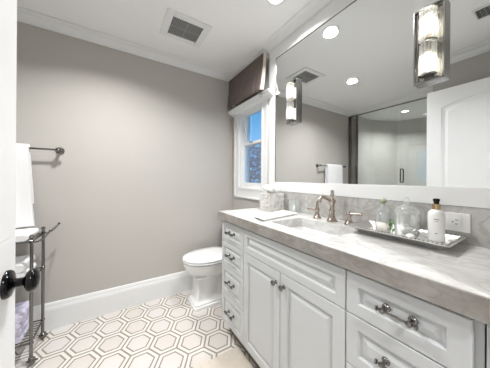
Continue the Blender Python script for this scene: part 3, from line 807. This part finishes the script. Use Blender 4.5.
for i in range(16):
    for s in (0, 1):
        xx = rx0+.016+(rx1-rx0-.032)*i/15; yy = ry0+.007 if s == 0 else ry1-.007; ball(b, (xx, yy, rz+.001), .0028, 6, 4)
obj('beaded_rim', b, SILVER, tr, smooth=True)
tz = CT+.008
# round glass bottle with stopper
g = thing('glass_bottle', 'round clear glass bottle with green stopper on the silver tray', 'bottle', (1.050, .462, tz))
b = BM(); jar(b, 1.050, .462, tz, [(.026, 0), (.030, .003), (.033, .020), (.034, .050), (.032, .082), (.021, .100), (.011, .108), (.010, .120), (.012, .124), (.009, .124), (.008, .110), (.018, .098), (.029, .080), (.031, .048), (.030, .020), (.026, .005)], 24)
gb = obj('bottle_body', b, CLEAR, g, smooth=True)
b = BM(); jar(b, 1.050, .462, tz+.118, [(.007, 0), (.007, .008), (.012, .012), (.014, .020), (.010, .027), (.005, .031)], 14); st = obj('stopper', b, mat('pale_green_stopper', (150, 160, 128), .3), g, smooth=True)
b = BM(); jar(b, 1.050, .462, tz+.0055, [(.025, 0), (.029, .004), (.030, .025), (.029, .026)], 20); obj('rosy_contents', b, thin_glass('pinkish_liquid', (.93, .86, .82), .05, .18), g, smooth=True)
# sprig
b = BM()
for i in range(14):
    a = random.uniform(0, 2*PI); c = Vector((1.035+random.uniform(-.012, .012), .424+random.uniform(-.012, .012), tz+.012+random.uniform(0, .040)))
    u_ = Vector((math.cos(a), math.sin(a), random.uniform(.2, .9))).normalized(); v_ = u_.cross(Vector((0, 0, 1))).normalized()
    p = [b.verts.new(c+u_*s*.016+v_*t*.005+Vector((0, 0, h))) for s, t, h in ((-1, 0, 0), (0, 1, .002), (1, 0, 0), (0, -1, .002))]; b.faces.new(p)
tube(b, [(1.035, .424, tz+.0005), (1.036, .425, tz+.045)], .0014, 5)
tag(obj('plant_sprig', b, GREEN, None, loc=(1.035, .424, tz)), 'small green leafy sprig on the tray between the glass vessels', 'plant')
# apothecary jar
aj = thing('apothecary_jar', 'wide clear ribbed glass jar with a domed glass lid', 'jar', (1.046, .370, tz))
b = BM(); jar(b, 1.046, .370, tz, [(.036, 0), (.040, .004), (.043, .012), (.043, .090), (.045, .094), (.045, .098), (.041, .098), (.040, .014), (.036, .006)], 24); obj('jar_body', b, CLEAR2, aj, smooth=True)
b = BM(); jar(b, 1.046, .370, tz+.0985, [(.046, 0), (.046, .004), (.040, .014), (.026, .025), (.008, .031), (.005, .038), (.010, .045), (.011, .053), (.006, .061), (.001, .064)], 24); obj('jar_lid', b, CLEAR2, aj, smooth=True)
b = BM()
for i in range(9):
    a = i*2.4; ball(b, (1.046+math.cos(a)*.015*(i % 3)/1.6, .370+math.sin(a)*.015*(i % 3)/1.6, tz+.016+.010*(i//4)), .0095, 10, 6)
cb = obj('cotton_balls', b, TOWEL, None, smooth=True, loc=(1.046, .370, tz+.006)); tag(cb, 'white cotton balls in the bottom of the glass jar', 'cotton', kind='stuff')
# soap dish bits
b = BM(); ball(b, (.985, .335, tz+.0125), .012, 14, 8, (1.1, 1.3, 1)); tag(obj('soap_bar', b, WHITEP, None, smooth=True, loc=(.985, .335, tz)), 'small rounded white soap on the tray before the jar', 'soap')
# lotion bottle
lx, ly = 1.062, .279
lb = thing('lotion_bottle', 'white lotion bottle with brass collar and black cap', 'bottle', (lx, ly, tz))
b = BM(); jar(b, lx, ly, tz, [(.0235, 0), (.0255, .003), (.0255, .100), (.0235, .110), (.016, .118), (.0115, .121)], 28); obj('bottle_body', b, WHITEP, lb, smooth=True)
b = BM(); jar(b, lx, ly, tz+.121, [(.0125, 0), (.0125, .020), (.0115, .021)], 20); c_ = obj('collar', b, BRASS, lb, smooth=True)
b = BM(); jar(b, lx, ly, tz+.142, [(.0085, 0), (.0085, .008), (.0105, .012), (.0105, .020), (.0075, .021)], 18); obj('cap', b, BLACK, lb, smooth=True)
# printed marks on the label, wrapped on the front of the bottle
ang0 = math.atan2(-ly, -lx)
def strip(a0, a1, z, h, r=.0257):
    b = BM(); m_ = 6
    ps = [(ang0+a0+(a1-a0)*i/m_) for i in range(m_+1)]
    lo = [b.verts.new((lx+math.cos(t)*r, ly+math.sin(t)*r, tz+z)) for t in ps]; hi = [b.verts.new((lx+math.cos(t)*r, ly+math.sin(t)*r, tz+z+h)) for t in ps]
    for i in range(m_): b.faces.new((lo[i], lo[i+1], hi[i+1], hi[i]))
    obj('label_print', b, TEXTG, lb)
for q in ((-.30, .30, .084, .0024), (-.22, .24, .077, .0014), (-.15, .15, .030, .0026)): strip(*q)

# outlet
oc = thing('wall_outlet', 'white horizontal outlet plate on the marble backsplash', 'outlet', (W-.020, .256, .974))
b = BM(); box(b, W-.0255, W-.0202, .199, .313, .938, 1.009); pl_ = obj('cover_plate', b, WHITEP, oc, bevel=.002)
b = BM(); box(b, W-.0275, W-.0255, .223, .289, .957, .990); obj('receptacle', b, WHITEP, oc, bevel=.0008)
b = BM()
for yc in (.238, .274):
    box(b, W-.0279, W-.0275, yc-.006, yc+.002, .981, .9832); box(b, W-.0279, W-.0275, yc-.006, yc+.002, .9655, .9677); lathe(b, (W-.0275, yc+.0085, .974), (-1, 0, 0), [(.0026, 0), (.0026, .0004)], 10)
obj('slots', b, DARKP, oc)
